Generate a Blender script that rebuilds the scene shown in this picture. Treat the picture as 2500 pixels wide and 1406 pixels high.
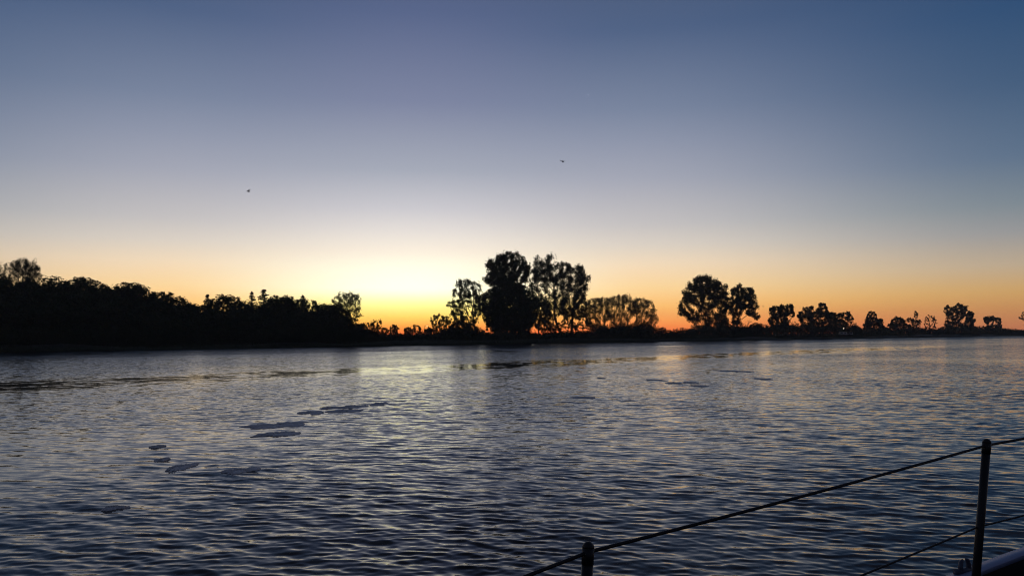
import bpy, math, random
import numpy as np
from mathutils import Matrix, Vector, Euler

S = bpy.context.scene
for o in list(bpy.data.objects):
    bpy.data.objects.remove(o, do_unlink=True)
COL = S.collection
R_ = math.radians

# ------------------------------------------------------------------ camera
EYE = 2.2                        # eye height over the river
FPX = 1853.0                     # focal length in photo pixels (photo 2500 x 1406)
cam_d = bpy.data.cameras.new('camera')
cam = bpy.data.objects.new('camera', cam_d)
COL.objects.link(cam)
CAM_ROT = Matrix.Rotation(R_(90 + 3.53), 3, 'X') @ Matrix.Rotation(R_(-0.34), 3, 'Z')
cam.matrix_world = Matrix.Translation((0, 0, EYE)) @ CAM_ROT.to_4x4()
cam_d.sensor_width = 36.0
cam_d.lens = 36.0 * FPX / 2500.0
cam_d.clip_start = 0.05
cam_d.clip_end = 9000
S.camera = cam

# ------------------------------------------------------------------ sky
SUN_AZ = R_(-7.4)                # azimuth of the sunrise, measured from +Y towards +X
SUN_EL = R_(-0.8)                # the sun has not risen yet
SUNX, SUNY = math.sin(SUN_AZ), math.cos(SUN_AZ)

def lin(c):
    out = []
    for v in c:
        v = v / 255.0
        out.append(v / 12.92 if v <= 0.04045 else ((v + 0.055) / 1.055) ** 2.4)
    return out

world = bpy.data.worlds.new('World')
S.world = world
world.use_nodes = True
nt = world.node_tree
N = nt.nodes; L = nt.links
bg = N['Background']

def math_node(tree, op, a, b=None, c=None, clamp=False):
    n = tree.nodes.new('ShaderNodeMath'); n.operation = op; n.use_clamp = clamp
    for i, v in enumerate((a, b, c)):
        if v is None:
            continue
        if isinstance(v, (int, float)):
            n.inputs[i].default_value = v
        else:
            tree.links.new(v, n.inputs[i])
    return n.outputs[0]

def M_(op, a, b=None, c=None, clamp=False):
    return math_node(nt, op, a, b, c, clamp)

tc = N.new('ShaderNodeTexCoord')
nrm = N.new('ShaderNodeVectorMath'); nrm.operation = 'NORMALIZE'
L.new(tc.outputs['Generated'], nrm.inputs[0])
sep = N.new('ShaderNodeSeparateXYZ'); L.new(nrm.outputs[0], sep.inputs[0])
dx, dy, dz = sep.outputs
elev = M_('MULTIPLY', M_('ARCSINE', dz), 2 / math.pi)            # 0 horizon .. 1 zenith
elev = M_('MAXIMUM', elev, 0.0)
hor = M_('SQRT', M_('MAXIMUM', M_('ADD', M_('MULTIPLY', dx, dx), M_('MULTIPLY', dy, dy)), 1e-8))
ca = M_('DIVIDE', M_('ADD', M_('MULTIPLY', dx, SUNX), M_('MULTIPLY', dy, SUNY)), hor)
azd = M_('ARCCOSINE', M_('MINIMUM', M_('MAXIMUM', ca, -1.0), 1.0))  # radians away from the sunrise

def ramp(stops):
    """stops: (elevation in degrees, sRGB colour, gain)"""
    r = N.new('ShaderNodeValToRGB')
    r.color_ramp.interpolation = 'LINEAR'
    el = r.color_ramp.elements
    while len(el) > 1:
        el.remove(el[-1])
    for i, (e, c, g) in enumerate(stops):
        q = el[0] if i == 0 else el.new(e / 90.0)
        q.position = e / 90.0
        q.color = [v * g for v in lin(c)] + [1.0]
    L.new(elev, r.inputs[0])
    return r.outputs[0]

ZEN = [(34, (62, 70, 94), 1), (50, (48, 54, 70), 1), (90, (40, 45, 56), 1)]
r_sun = ramp([(0, (252, 98, 40), 1.3), (0.7, (255, 166, 64), 1.33), (1.4, (255, 216, 98), 1.38), (2.3, (255, 247, 150), 1.4),
              (3.4, (255, 255, 225), 1.4), (4.8, (255, 253, 228), 1.2), (6.2, (253, 241, 222), 1.07), (7.8, (231, 224, 218), 1.04),
              (9.4, (205, 203, 208), 1.03), (12.3, (165, 170, 184), 1.03), (17.2, (126, 134, 162), 1), (23.4, (88, 102, 138), 1)] + ZEN)
r_mid = ramp([(0, (248, 102, 46), 1.28), (0.9, (253, 155, 74), 1.28), (2.0, (253, 189, 106), 1.23), (3.4, (252, 213, 152), 1.14), (5.2, (243, 219, 187), 1.08),
              (6.6, (221, 210, 197), 1.05), (8.2, (198, 194, 194), 1.03), (11.5, (164, 167, 181), 1.03), (14, (144, 151, 171), 1.02), (16.5, (122, 134, 159), 1),
              (22.0, (80, 99, 133), 1)] + ZEN)
r_side = ramp([(0, (186, 110, 74), 1.22), (1.4, (194, 136, 82), 1.26), (2.6, (197, 156, 98), 1.2), (4.2, (184, 165, 140), 1.1), (6.2, (150, 150, 151), 1.05),
               (8.0, (124, 136, 145), 1.03), (11, (93, 114, 139), 1), (15.5, (67, 93, 125), 1), (20, (48, 79, 117), 1)] + ZEN)
r_back = ramp([(0, (48, 45, 52), 1), (4, (54, 51, 60), 1), (10, (54, 56, 70), 1), (20, (46, 54, 76), 1)] + ZEN)

def mixc(f, a, b):
    m = N.new('ShaderNodeMix'); m.data_type = 'RGBA'
    L.new(f, m.inputs['Factor']); L.new(a, m.inputs['A']); L.new(b, m.inputs['B'])
    return m.outputs['Result']

def sstep(x, a, b):
    n = N.new('ShaderNodeMapRange'); n.interpolation_type = 'SMOOTHSTEP'
    L.new(x, n.inputs['Value']); n.inputs['From Min'].default_value = a; n.inputs['From Max'].default_value = b
    return n.outputs['Result']

c1 = mixc(sstep(azd, R_(0), R_(18)), r_sun, r_mid)
c2 = mixc(sstep(azd, R_(15), R_(44)), c1, r_side)
c3 = mixc(sstep(azd, R_(48), R_(140)), c2, r_back)
nish = N.new('ShaderNodeTexSky'); nish.sky_type = 'NISHITA'; nish.sun_disc = False
nish.sun_elevation = SUN_EL; nish.sun_rotation = SUN_AZ
nish.air_density = 1.0; nish.dust_density = 1.0; nish.ozone_density = 2.0
addn = N.new('ShaderNodeMix'); addn.data_type = 'RGBA'; addn.blend_type = 'ADD'; addn.inputs['Factor'].default_value = 0.008
L.new(c3, addn.inputs['A']); L.new(nish.outputs[0], addn.inputs['B'])
L.new(addn.outputs['Result'], bg.inputs['Color'])
bg.inputs['Strength'].default_value = 1.0

sun_d = bpy.data.lights.new('sun', 'SUN')
sun_d.energy = 0.5; sun_d.angle = R_(0.53); sun_d.color = (1.0, 0.62, 0.32)
sun = bpy.data.objects.new('sun', sun_d); COL.objects.link(sun)
sv = Vector((SUNX * math.cos(SUN_EL), SUNY * math.cos(SUN_EL), math.sin(SUN_EL)))
sun.rotation_euler = sv.to_track_quat('Z', 'Y').to_euler()
sun.location = (0, 0, 60)

S.view_settings.view_transform = 'Standard'
S.view_settings.look = 'None'
S.view_settings.exposure = 0.0
S.view_settings.gamma = 1.0
S.view_settings.use_curve_mapping = False
S.cycles.filter_width = 1.1

# ------------------------------------------------------------------ helpers
CR = np.array([list(r) for r in CAM_ROT])

def ray(px, py):
    return CR @ np.array([(px - 1250) / FPX, -(py - 703) / FPX, -1.0])

def at(px, py, depth):
    d = ray(px, py)
    return np.array([0, 0, EYE]) + d * (depth / d[1])

def ground(px, py, z=0.0):
    d = ray(px, py)
    return np.array([0, 0, EYE]) + d * ((z - EYE) / d[2])

def tag(o, label=None, cat=None, group=None, kind=None):
    if label: o['label'] = label
    if cat: o['category'] = cat
    if group: o['group'] = group
    if kind: o['kind'] = kind
    return o

def empty(name, loc=(0, 0, 0)):
    o = bpy.data.objects.new(name, None); COL.objects.link(o)
    o.location = loc; o.empty_display_size = 0.2
    return o

def mesh_np(name, V, F, mat=None, smooth=False):
    """V (n,3) array; F list of (m,k) int arrays (all faces in one array share k)"""
    me = bpy.data.meshes.new(name)
    if not isinstance(F, list): F = [F]
    F = [np.asarray(f, dtype=np.int32) for f in F if len(f)]
    nl = sum(f.size for f in F); nf = sum(len(f) for f in F)
    me.vertices.add(len(V)); me.vertices.foreach_set('co', np.asarray(V, dtype=np.float32).ravel())
    me.loops.add(nl); me.loops.foreach_set('vertex_index', np.concatenate([f.ravel() for f in F]))
    tot = np.concatenate([np.full(len(f), f.shape[1], dtype=np.int32) for f in F])
    st = np.zeros(nf, dtype=np.int32); st[1:] = np.cumsum(tot)[:-1]
    me.polygons.add(nf); me.polygons.foreach_set('loop_start', st); me.polygons.foreach_set('loop_total', tot)
    if smooth: me.polygons.foreach_set('use_smooth', np.ones(nf, dtype=bool))
    me.update(calc_edges=True); me.validate()
    if mat: me.materials.append(mat)
    return me

def link(name, me, parent=None, loc=None):
    o = bpy.data.objects.new(name, me); COL.objects.link(o)
    if parent: o.parent = parent
    if loc is not None: o.location = loc
    return o

class Vnoise:
    """smooth value noise in 2D / 1D"""
    def __init__(self, seed):
        self.t = np.random.default_rng(seed).random((256, 256)) * 2 - 1
    def __call__(self, x, y):
        x = np.asarray(x, float); y = np.asarray(y, float)
        xi = np.floor(x).astype(int); yi = np.floor(y).astype(int)
        fx = x - xi; fy = y - yi
        fx = fx * fx * (3 - 2 * fx); fy = fy * fy * (3 - 2 * fy)
        g = lambda a, b: self.t[a % 256, b % 256]
        return (g(xi, yi) * (1 - fx) + g(xi + 1, yi) * fx) * (1 - fy) + (g(xi, yi + 1) * (1 - fx) + g(xi + 1, yi + 1) * fx) * fy

# ------------------------------------------------------------------ materials
def principled(name, base, rough=0.7, spec=0.5, metal=0.0, var=0.25, scale=6.0, bump=0.0):
    m = bpy.data.materials.new(name); m.use_nodes = True
    t = m.node_tree; b = t.nodes['Principled BSDF']
    b.inputs['Roughness'].default_value = rough
    b.inputs['Specular IOR Level'].default_value = spec
    b.inputs['Metallic'].default_value = metal
    co = t.nodes.new('ShaderNodeTexCoord')
    nz = t.nodes.new('ShaderNodeTexNoise'); nz.inputs['Scale'].default_value = scale; nz.inputs['Detail'].default_value = 4
    t.links.new(co.outputs['Object'], nz.inputs['Vector'])
    mx = t.nodes.new('ShaderNodeMix'); mx.data_type = 'RGBA'
    mx.inputs['A'].default_value = [v * (1 - var) for v in base] + [1]
    mx.inputs['B'].default_value = [min(1, v * (1 + var)) for v in base] + [1]
    t.links.new(nz.outputs['Fac'], mx.inputs['Factor'])
    t.links.new(mx.outputs['Result'], b.inputs['Base Color'])
    if bump:
        bp = t.nodes.new('ShaderNodeBump'); bp.inputs['Strength'].default_value = bump; bp.inputs['Distance'].default_value = 0.02
        t.links.new(nz.outputs['Fac'], bp.inputs['Height']); t.links.new(bp.outputs[0], b.inputs['Normal'])
    return m

MAT = {
    'leaf': principled('foliage', (0.045, 0.06, 0.022), 0.75, 0.2, scale=0.6, var=0.4),
    'leaf_willow': principled('willow_foliage', (0.06, 0.07, 0.03), 0.75, 0.2, scale=0.6, var=0.4),
    'needle': principled('conifer_needles', (0.022, 0.04, 0.022), 0.8, 0.2, scale=0.8, var=0.3),
    'bark': principled('bark', (0.07, 0.055, 0.042), 0.9, 0.2, scale=5, var=0.4),
    'land': principled('meadow_soil', (0.045, 0.05, 0.024), 0.95, 0.1, scale=0.15, var=0.45),
    'grass': principled('bank_grass', (0.05, 0.062, 0.025), 0.85, 0.15, scale=0.8, var=0.4),
    'steel': principled('weathered_steel', (0.022, 0.022, 0.024), 0.45, 0.3, metal=0.0, scale=40, var=0.25),
    'fitting': principled('dull_fitting', (0.07, 0.08, 0.12), 0.5, 0.4, scale=40, var=0.3),
    'cap': principled('black_plastic', (0.012, 0.012, 0.014), 0.5, 0.4, scale=60),
    'wire': principled('dark_sheathed_wire', (0.012, 0.012, 0.016), 0.55, 0.3, scale=80),
    'rail': principled('pale_rail_paint', (0.30, 0.36, 0.56), 0.45, 0.4, scale=14, var=0.12, bump=0.05),
    'bulwark': principled('dark_bulwark_paint', (0.012, 0.014, 0.022), 0.6, 0.3, scale=10, var=0.3),
    'deck': principled('dark_teak', (0.022, 0.017, 0.014), 0.75, 0.25, scale=20, var=0.35),
    'hull': principled('hull_paint', (0.30, 0.33, 0.40), 0.35, 0.5, scale=3, var=0.08),
    'feather': principled('dark_feathers', (0.03, 0.03, 0.034), 0.8, 0.2, scale=20),
    'post': principled('lamp_post_paint', (0.05, 0.055, 0.055), 0.6, 0.4, scale=20),
    'van': principled('caravan_white', (0.62, 0.62, 0.6), 0.5, 0.4, scale=4, var=0.06),
    'vanglass': principled('caravan_window', (0.02, 0.022, 0.025), 0.15, 0.5, scale=4),
    'tyre': principled('tyre_rubber', (0.015, 0.015, 0.015), 0.9, 0.2, scale=30),
}

def emitter(name, col, strength):
    m = bpy.data.materials.new(name); m.use_nodes = True
    t = m.node_tree; t.nodes.remove(t.nodes['Principled BSDF'])
    e = t.nodes.new('ShaderNodeEmission'); e.inputs[0].default_value = list(col) + [1]; e.inputs[1].default_value = strength
    t.links.new(e.outputs[0], t.nodes['Material Output'].inputs[0])
    return m

# ------------------------------------------------------------------ river bank line
B0 = ground(0, 860); B1 = ground(2500, 820)
BU = (B1 - B0)[:2]; BU = BU / np.linalg.norm(BU)
BN = np.array([-BU[1], BU[0]])                 # away from the river

_nb = Vnoise(5)
def land_height(s, t):
    """height of the land at bank coordinates (along s, inland t)"""
    te = t + 1.2 * _nb(s * 0.06, 3.3) + 0.5 * _nb(s * 0.35, 9.1) + 0.25 * _nb(s * 1.1, 4.4)
    prof = np.interp(te, [-6, -1, 0, 0.5, 1.6, 3.5, 7, 14, 40], [-0.7, -0.35, 0.0, 0.22, 0.5, 0.8, 1.12, 1.25, 1.3])
    und = 0.16 * _nb(s * 0.05, t * 0.05) + 0.07 * _nb(s * 0.3, t * 0.3)
    return prof + und * np.clip(te / 3.0, 0, 1)

def bank_xy(s, t):
    return B0[0] + s * BU[0] + t * BN[0], B0[1] + s * BU[1] + t * BN[1]

def base_at(px, t):
    """point on the land in the picture column px, t metres inland"""
    d = ray(px, 815)[:2]
    q = B0[:2] + t * BN
    A = np.array([[d[0], -BU[0]], [d[1], -BU[1]]])
    k, s = np.linalg.solve(A, q)
    p = q + s * BU
    return np.array([p[0], p[1], float(land_height(np.array(s), np.array(float(t))))])

LIM = 1180.0
ss = np.concatenate([np.linspace(-900, -120, 40), np.arange(-116, 560, 1.2), np.linspace(565, 1250, 60)])
tt = np.concatenate([np.array([-6, -3, -1.5, -0.8, -0.3, 0, 0.3, 0.7, 1.2, 1.8, 2.6, 3.6, 5, 7, 9.5, 12.5, 16, 20, 25, 32, 40, 52, 70, 95]), np.geomspace(130, 1500, 10)])
SG, TG = np.meshgrid(ss, tt, indexing='ij')
X, Y = bank_xy(SG, TG)
Z = land_height(SG, TG)
rr = np.hypot(X, Y); kf = np.minimum(1.0, LIM / rr)
V = np.stack([X * kf, Y * kf, Z], -1).reshape(-1, 3)
ns, ntt = SG.shape
idx = np.arange(ns * ntt).reshape(ns, ntt)
Fq = np.stack([idx[:-1, :-1], idx[1:, :-1], idx[1:, 1:], idx[:-1, 1:]], -1).reshape(-1, 4)
tag(link('land', mesh_np('land', V, Fq, MAT['land'], True)), 'dark grassy river bank and flat meadow on the far shore', kind='structure')

# ------------------------------------------------------------------ water
rng = np.random.default_rng(11)
NA, NB_, NC = 100, 44, 14
NW = NA + NB_ + NC
lam = np.concatenate([np.exp(rng.uniform(math.log(0.075), math.log(0.20), NA)), np.exp(rng.uniform(math.log(0.20), math.log(0.50), NB_)), rng.uniform(0.5, 1.5, NC)])
phi = np.concatenate([rng.normal(R_(80), R_(30), NA), rng.normal(R_(75), R_(26), NB_), rng.normal(R_(62), R_(18), NC)])
slope = np.concatenate([np.full(NA, 0.0086), np.full(NB_, 0.0075), np.full(NC, 0.0066)])
WK = 2 * math.pi / lam
WA = slope / WK
WP = rng.uniform(0, 2 * math.pi, NW)
WCX, WCY = np.cos(phi), np.sin(phi)

SL0 = ground(0, 944)[:2]; SL1 = ground(2000, 857)[:2]; SLm = ground(1440, 882)[:2]
SU = (SL1 - SL0) / np.linalg.norm(SL1 - SL0); SN = np.array([-SU[1], SU[0]])
_ns = Vnoise(21)
def calm(x, y):
    """1 in the smooth current line on the river, 0 in the rippled water"""
    s = (x - SL0[0]) * SU[0] + (y - SL0[1]) * SU[1]
    t = (x - SL0[0]) * SN[0] + (y - SL0[1]) * SN[1]
    smid = (SLm - SL0) @ SU; tmid = (SLm - SL0) @ SN; send = np.linalg.norm(SL1 - SL0)
    bow = tmid * (1 - ((s - smid) / (send - smid)) ** 2).clip(-1.5, 1)
    bow = np.where(s < smid, tmid * np.clip(s / smid, -0.5, 1), tmid * np.clip((send - s) / (send - smid), -0.5, 1))
    t = t - bow + 0.9 * _ns(s * 0.13, 1.7)
    wid = 3.9 + 0.018 * np.clip(s, 0, 150) + 0.8 * _ns(s * 0.11, 8.2)
    band = np.clip(1.35 - np.abs(t) / wid, 0, 1)
    tear = 0.5 + 0.7 * _ns(s * 0.45, t * 1.3) + 0.9 * _ns(s * 1.1 + 40, t * 2.6)
    gate = np.clip((s + 60) / 30, 0, 1) * np.clip((165 - s) / 60, 0, 1)
    return np.clip(band * (0.5 + 1.0 * tear), 0, 1) * gate

_ng = Vnoise(33)
def waves(x, y, spacing):
    g = 1.0 + 0.35 * _ng(x * 0.11, y * 0.08) + 0.3 * _ng(x * 0.5 + 50, y * 0.35)
    c = calm(x, y)
    chop = np.clip((19.0 - np.hypot(x, y)) / 12.0, 0, 1); chop = chop * chop * (3 - 2 * chop)     # livelier water round the boat
    amp = g * (1 - 0.9 * c) * (1 + 0.68 * chop)
    dz = np.zeros_like(x); ddx = np.zeros_like(x); ddy = np.zeros_like(x); lost = np.zeros_like(x)
    for i in range(NW):
        w = np.clip((lam[i] / spacing - 3.0) / 3.0, 0, 1)
        lost += (slope[i] ** 2) * 0.5 * (1 - w * w)
        if not np.any(w > 0): continue
        ph = WK[i] * (WCX[i] * x + WCY[i] * y) + WP[i]
        cs, sn = np.cos(ph), np.sin(ph)
        dz += w * WA[i] * cs
        ddx -= w * WA[i] * 0.75 * WCX[i] * sn
        ddy -= w * WA[i] * 0.75 * WCY[i] * sn
    far = np.clip((np.hypot(x, y) - 14.0) / 22.0, 0, 1)
    ripple = np.sqrt((0.35 + 0.8 * far) * lost + 0.008 ** 2) * amp * (1 + 0.6 * np.clip((np.hypot(x, y) - 55.0) / 60.0, 0, 1))
    return ddx * amp, ddy * amp, dz * amp, ripple

rads = [0.0, 1.0, 2.0, 3.0, 4.0]
r = 5.0
while r < 46:
    rads.append(r); r *= 1.0026
while r < 1190:
    rads.append(r); r *= 1.03
rads.append(1190.0)
rads = np.array(rads)
angs = np.concatenate([np.linspace(-180, -46, 45)[:-1], np.arange(-46, 46, 0.125), np.linspace(46, 180, 45)])
angs = np.radians(angs)
RG, AG = np.meshgrid(rads, angs, indexing='ij')
X = RG * np.sin(AG); Y = RG * np.cos(AG)
spc = np.where(np.abs(AG) < R_(46.1), np.maximum(RG * 0.0026, 0.010), RG * 0.06 + 0.5)
spc = np.where(RG < 5.0, 1.0, spc)
spc = np.where(RG > 46, RG * 0.03, spc)
ax, ay, az, rip = waves(X, Y, spc)
V = np.stack([X + ax, Y + ay, az], -1).reshape(-1, 3)
nr, na = RG.shape
idx = np.arange(nr * na).reshape(nr, na)
Fq = np.stack([idx[:-1, :-1], idx[:-1, 1:], idx[1:, 1:], idx[1:, :-1]], -1).reshape(-1, 4)
Fq = Fq[:, ::-1]
wm = bpy.data.materials.new('river_water'); wm.use_nodes = True
t = wm.node_tree; b = t.nodes['Principled BSDF']
b.inputs['Base Color'].default_value = (0.003, 0.004, 0.005, 1)
b.inputs['Roughness'].default_value = 0.085
b.inputs['IOR'].default_value = 1.333
b.inputs['Specular Tint'].default_value = (1.0, 0.91, 0.77, 1)
geo = t.nodes.new('ShaderNodeNewGeometry')
mp = t.nodes.new('ShaderNodeMapping'); mp.inputs['Scale'].default_value = (2.5, 5.0, 1.0)
t.links.new(geo.outputs['Position'], mp.inputs['Vector'])
nz = t.nodes.new('ShaderNodeTexNoise'); nz.inputs['Scale'].default_value = 1.0; nz.inputs['Detail'].default_value = 3.0; nz.inputs['Roughness'].default_value = 0.65
t.links.new(mp.outputs[0], nz.inputs['Vector'])
sb = t.nodes.new('ShaderNodeVectorMath'); sb.operation = 'SUBTRACT'; sb.inputs[1].default_value = (0.5, 0.565, 0.5)
t.links.new(nz.outputs['Color'], sb.inputs[0])
ml = t.nodes.new('ShaderNodeVectorMath'); ml.operation = 'MULTIPLY'; ml.inputs[1].default_value = (6.0, 9.0, 0.0)
t.links.new(sb.outputs[0], ml.inputs[0])
at_ = t.nodes.new('ShaderNodeAttribute'); at_.attribute_name = 'ripple'
sc = t.nodes.new('ShaderNodeVectorMath'); sc.operation = 'SCALE'
t.links.new(ml.outputs[0], sc.inputs[0]); t.links.new(at_.outputs['Fac'], sc.inputs['Scale'])
ad = t.nodes.new('ShaderNodeVectorMath'); ad.operation = 'ADD'
t.links.new(geo.outputs['Normal'], ad.inputs[0]); t.links.new(sc.outputs[0], ad.inputs[1])
no = t.nodes.new('ShaderNodeVectorMath'); no.operation = 'NORMALIZE'
t.links.new(ad.outputs[0], no.inputs[0]); t.links.new(no.outputs[0], b.inputs['Normal'])
wme = mesh_np('river', V, Fq, wm, True)
atr = wme.attributes.new('ripple', 'FLOAT', 'POINT')
atr.data.foreach_set('value', rip.reshape(-1).astype(np.float32))
tag(link('river', wme), 'rippled dark river reflecting the dawn sky', kind='structure')

# ------------------------------------------------------------------ floating foam
foam = principled('river_foam', (0.84, 0.80, 0.78), 0.9, 0.1, scale=5, var=0.3, bump=0.6)
def foam_patch(x0, x1, y0, y1, label, skew=0.0, seed=0):
    rg = np.random.default_rng(seed + 400)
    cx, cy = (x0 + x1) / 2, (y0 + y1) / 2
    c = ground(cx, cy); l = ground(x0, cy); n_ = ground(cx, y1); f_ = ground(cx, y0)
    hw = (x1 - x0) / 2 * c[1] / FPX; hd = (f_[1] - n_[1]) / 2
    nth, nrg = 110, 9
    th = np.linspace(0, 2 * math.pi, nth, endpoint=False)
    rad = np.ones(nth)
    for k in range(2, 34):
        rad += rg.normal(0, 0.42 / k ** 0.85) * np.cos(k * th + rg.uniform(0, 6.3))
    rad = np.clip(rad, 0.25, 1.3) * 0.74
    Vs = []
    prof = [(0.0, 1.0), (0.1, 1.0), (0.2, 1.0), (0.3, 1.0), (0.4, 1.0), (0.5, 0.97), (0.6, 0.93), (0.7, 0.88), (0.8, 0.8), (0.88, 0.7), (0.95, 0.5), (1.0, 0.2), (1.0, -1.4)]
    for ri, (q, h) in enumerate(prof):
        u = q * rad * np.cos(th); v = q * rad * np.sin(th)
        px = c[0] + hw * (u + skew * v); py = c[1] + hd * v
        wx, wy, wz, _ = waves(px, py, np.full_like(px, 0.035))
        zz = wz + 0.002 + 0.024 * h + 0.006 * rg.normal(size=nth) * (1 if h > 0.2 else 0)
        Vs.append(np.stack([px, py, zz], -1))
    V = np.concatenate(Vs); m = len(prof)
    org = np.array([c[0], c[1], 0.0]); V = V - org
    a = np.arange(nth); bq = (a + 1) % nth
    F = np.concatenate([np.stack([i * nth + a, i * nth + bq, (i + 1) * nth + bq, (i + 1) * nth + a], -1) for i in range(m - 1)])
    o = link('foam_patch', mesh_np('foam_patch', V, F[:, ::-1], foam, True), loc=org)
    return tag(o, label, 'foam', 'pale foam patches drifting on the river')

FOAM = [
    (725, 797, 1002, 1013, 'ragged grey foam patch drifting at one end of the close cluster of five', -0.1),
    (783, 830, 992, 1000, 'small grey foam patch between two longer ones in the close cluster', 0.2),
    (826, 897, 989, 997, 'long thin grey foam patch along the outer edge of the close cluster', 0.3),
    (795, 890, 1000, 1008, 'long thin grey foam patch along the inner edge of the close cluster', 0.3),
    (901, 949, 982, 991, 'narrow foam patch trailing just off the tip of the close cluster', 0.3),
    (603, 745, 1029, 1048, 'largest foam patch, long tapering streak beside a twin streak', 0.55),
    (624, 730, 1052, 1068, 'tapering foam streak running beside the largest foam patch', 0.55),
    (417, 472, 1128, 1153, 'rounded blue grey foam patch next to a tiny foam scrap', 0.3),
    (547, 627, 1140, 1160, 'broad oval foam patch lying alone on choppier water', 0.35),
    (381, 411, 1118, 1127, 'tiny foam scrap beside the rounded blue grey patch', 0.3),
    (366, 402, 1088, 1094, 'faint small foam scrap drifting past the rounded patch', 0.3),
    (249, 312, 1237, 1247, 'dark low foam streak drifting closest to the boat', 0.4),
    (1388, 1456, 967, 975, 'flat lens shaped foam patch alone in the tree reflection', 0.0),
    (1573, 1628, 926, 930, 'thin foam sliver leading a broken row of foam scraps', -0.4),
    (1625, 1666, 932, 939, 'thickest foam scrap in the broken row on the orange glint', 0.0),
    (1664, 1706, 932, 936, 'thin foam sliver following the thickest scrap in the broken row', 0.0),
    (1686, 1732, 940, 945, 'foam sliver offset beside the tail of the broken row', 0.0),
    (1744, 1830, 903, 909, 'long wedge shaped foam streak towards the far shore', -0.5),
    (1843, 1887, 923, 928, 'short straight foam bar drifting apart past the broken row', 0.0),
    (1456, 1480, 922, 925, 'small dark foam fleck far out past the lens shaped patch', 0.0),
]
for i, (x0, x1, y0, y1, lb, sk) in enumerate(FOAM):
    foam_patch(x0, x1, y0, y1, lb, sk, i)

# ------------------------------------------------------------------ trees
def grow(attr, bases, step, kill, infl, seed, max_it=140):
    """space colonisation: returns node positions and parents"""
    rg = np.random.default_rng(seed)
    pos = []; par = []
    zmin = attr[:, 2].min(); cen = attr.mean(0)
    for bse in bases:
        p = np.array(bse, float); pos.append(p.copy()); par.append(-1); last = len(pos) - 1
        # trunk climbs until the crown is near
        tgt_all = attr[np.argsort(np.hypot(attr[:, 0] - p[0], attr[:, 1] - p[1]))[:max(20, len(attr) // 8)]]
        tgt = tgt_all.mean(0)
        for _ in range(160):
            if np.min(np.linalg.norm(attr - p, axis=1)) < infl * 0.55: break
            d = tgt - p; d = d / np.linalg.norm(d)
            d = d * 0.75 + np.array([0, 0, 0.55]) + rg.normal(0, 0.10, 3); d /= np.linalg.norm(d)
            p = p + d * step
            pos.append(p.copy()); par.append(last); last = len(pos) - 1
    P = np.array(pos); A = attr.copy()
    D = np.linalg.norm(A[:, None, :] - P[None], axis=2)
    near = D.argmin(1); dist = D[np.arange(len(A)), near]
    par = list(par)
    nodes = [P]
    cnt = len(P); allP = P
    for it in range(max_it):
        act = dist < infl
        if not act.any(): break
        ids = near[act]; vec = A[act] - allP[ids]
        vec /= np.linalg.norm(vec, axis=1, keepdims=True) + 1e-9
        acc = np.zeros((cnt, 3)); np.add.at(acc, ids, vec)
        un = np.unique(ids)
        d = acc[un] + rg.normal(0, 0.25, (len(un), 3))
        d /= np.linalg.norm(d, axis=1, keepdims=True) + 1e-9
        newP = allP[un] + d * step
        par += list(un)
        allP = np.concatenate([allP, newP])
        D = np.linalg.norm(A[:, None, :] - newP[None], axis=2)
        nn = D.argmin(1); nd = D[np.arange(len(A)), nn]
        upd = nd < dist
        near = np.where(upd, nn + cnt, near); dist = np.where(upd, nd, dist)
        cnt = len(allP)
        keep = dist > kill
        A = A[keep]; near = near[keep]; dist = dist[keep]
        if len(A) == 0 or cnt > 6000: break
    return allP, np.array(par)

def radii(par, r_tip, r_base, n_base=1):
    n = len(par); w = np.zeros(n)
    child = np.zeros(n, int)
    for i in range(n - 1, -1, -1):
        if child[i] == 0: w[i] = 1.0
        if par[i] >= 0:
            w[par[i]] += w[i]; child[par[i]] += 1
    rad = r_tip * w ** 0.42
    roots = par < 0
    k = math.log(r_base / r_tip) / math.log(max(w[roots].max(), 2))
    rad = r_tip * w ** k
    return rad, child, w

def tubes(P, par, rad, sides=5):
    n = len(P)
    d = np.zeros((n, 3)); has = par >= 0
    d[has] = P[has] - P[par[has]]; d[~has] = (0, 0, 1)
    d /= np.linalg.norm(d, axis=1, keepdims=True) + 1e-9
    ref = np.where(np.abs(d[:, 2:3]) > 0.9, np.array([[1.0, 0, 0]]), np.array([[0, 0, 1.0]]))
    u = np.cross(d, ref); u /= np.linalg.norm(u, axis=1, keepdims=True) + 1e-9
    v = np.cross(d, u)
    an = np.linspace(0, 2 * math.pi, sides, endpoint=False)
    ring = P[:, None] + rad[:, None, None] * (np.cos(an)[None, :, None] * u[:, None] + np.sin(an)[None, :, None] * v[:, None])
    V = ring.reshape(-1, 3)
    # a start ring for every segment at its parent, oriented like the child
    ch = np.where(has)[0]
    r0 = np.minimum(rad[par[ch]], rad[ch] * 1.6)
    ring0 = P[par[ch]][:, None] + r0[:, None, None] * (np.cos(an)[None, :, None] * u[ch][:, None] + np.sin(an)[None, :, None] * v[ch][:, None])
    V = np.concatenate([V, ring0.reshape(-1, 3)])
    a = np.arange(sides); bq = (a + 1) % sides
    i0 = (n * sides + np.arange(len(ch)) * sides)[:, None]; i1 = (ch * sides)[:, None]
    F = np.stack([i0 + a, i0 + bq, i1 + bq, i1 + a], -1).reshape(-1, 4)
    return V, F

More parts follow.
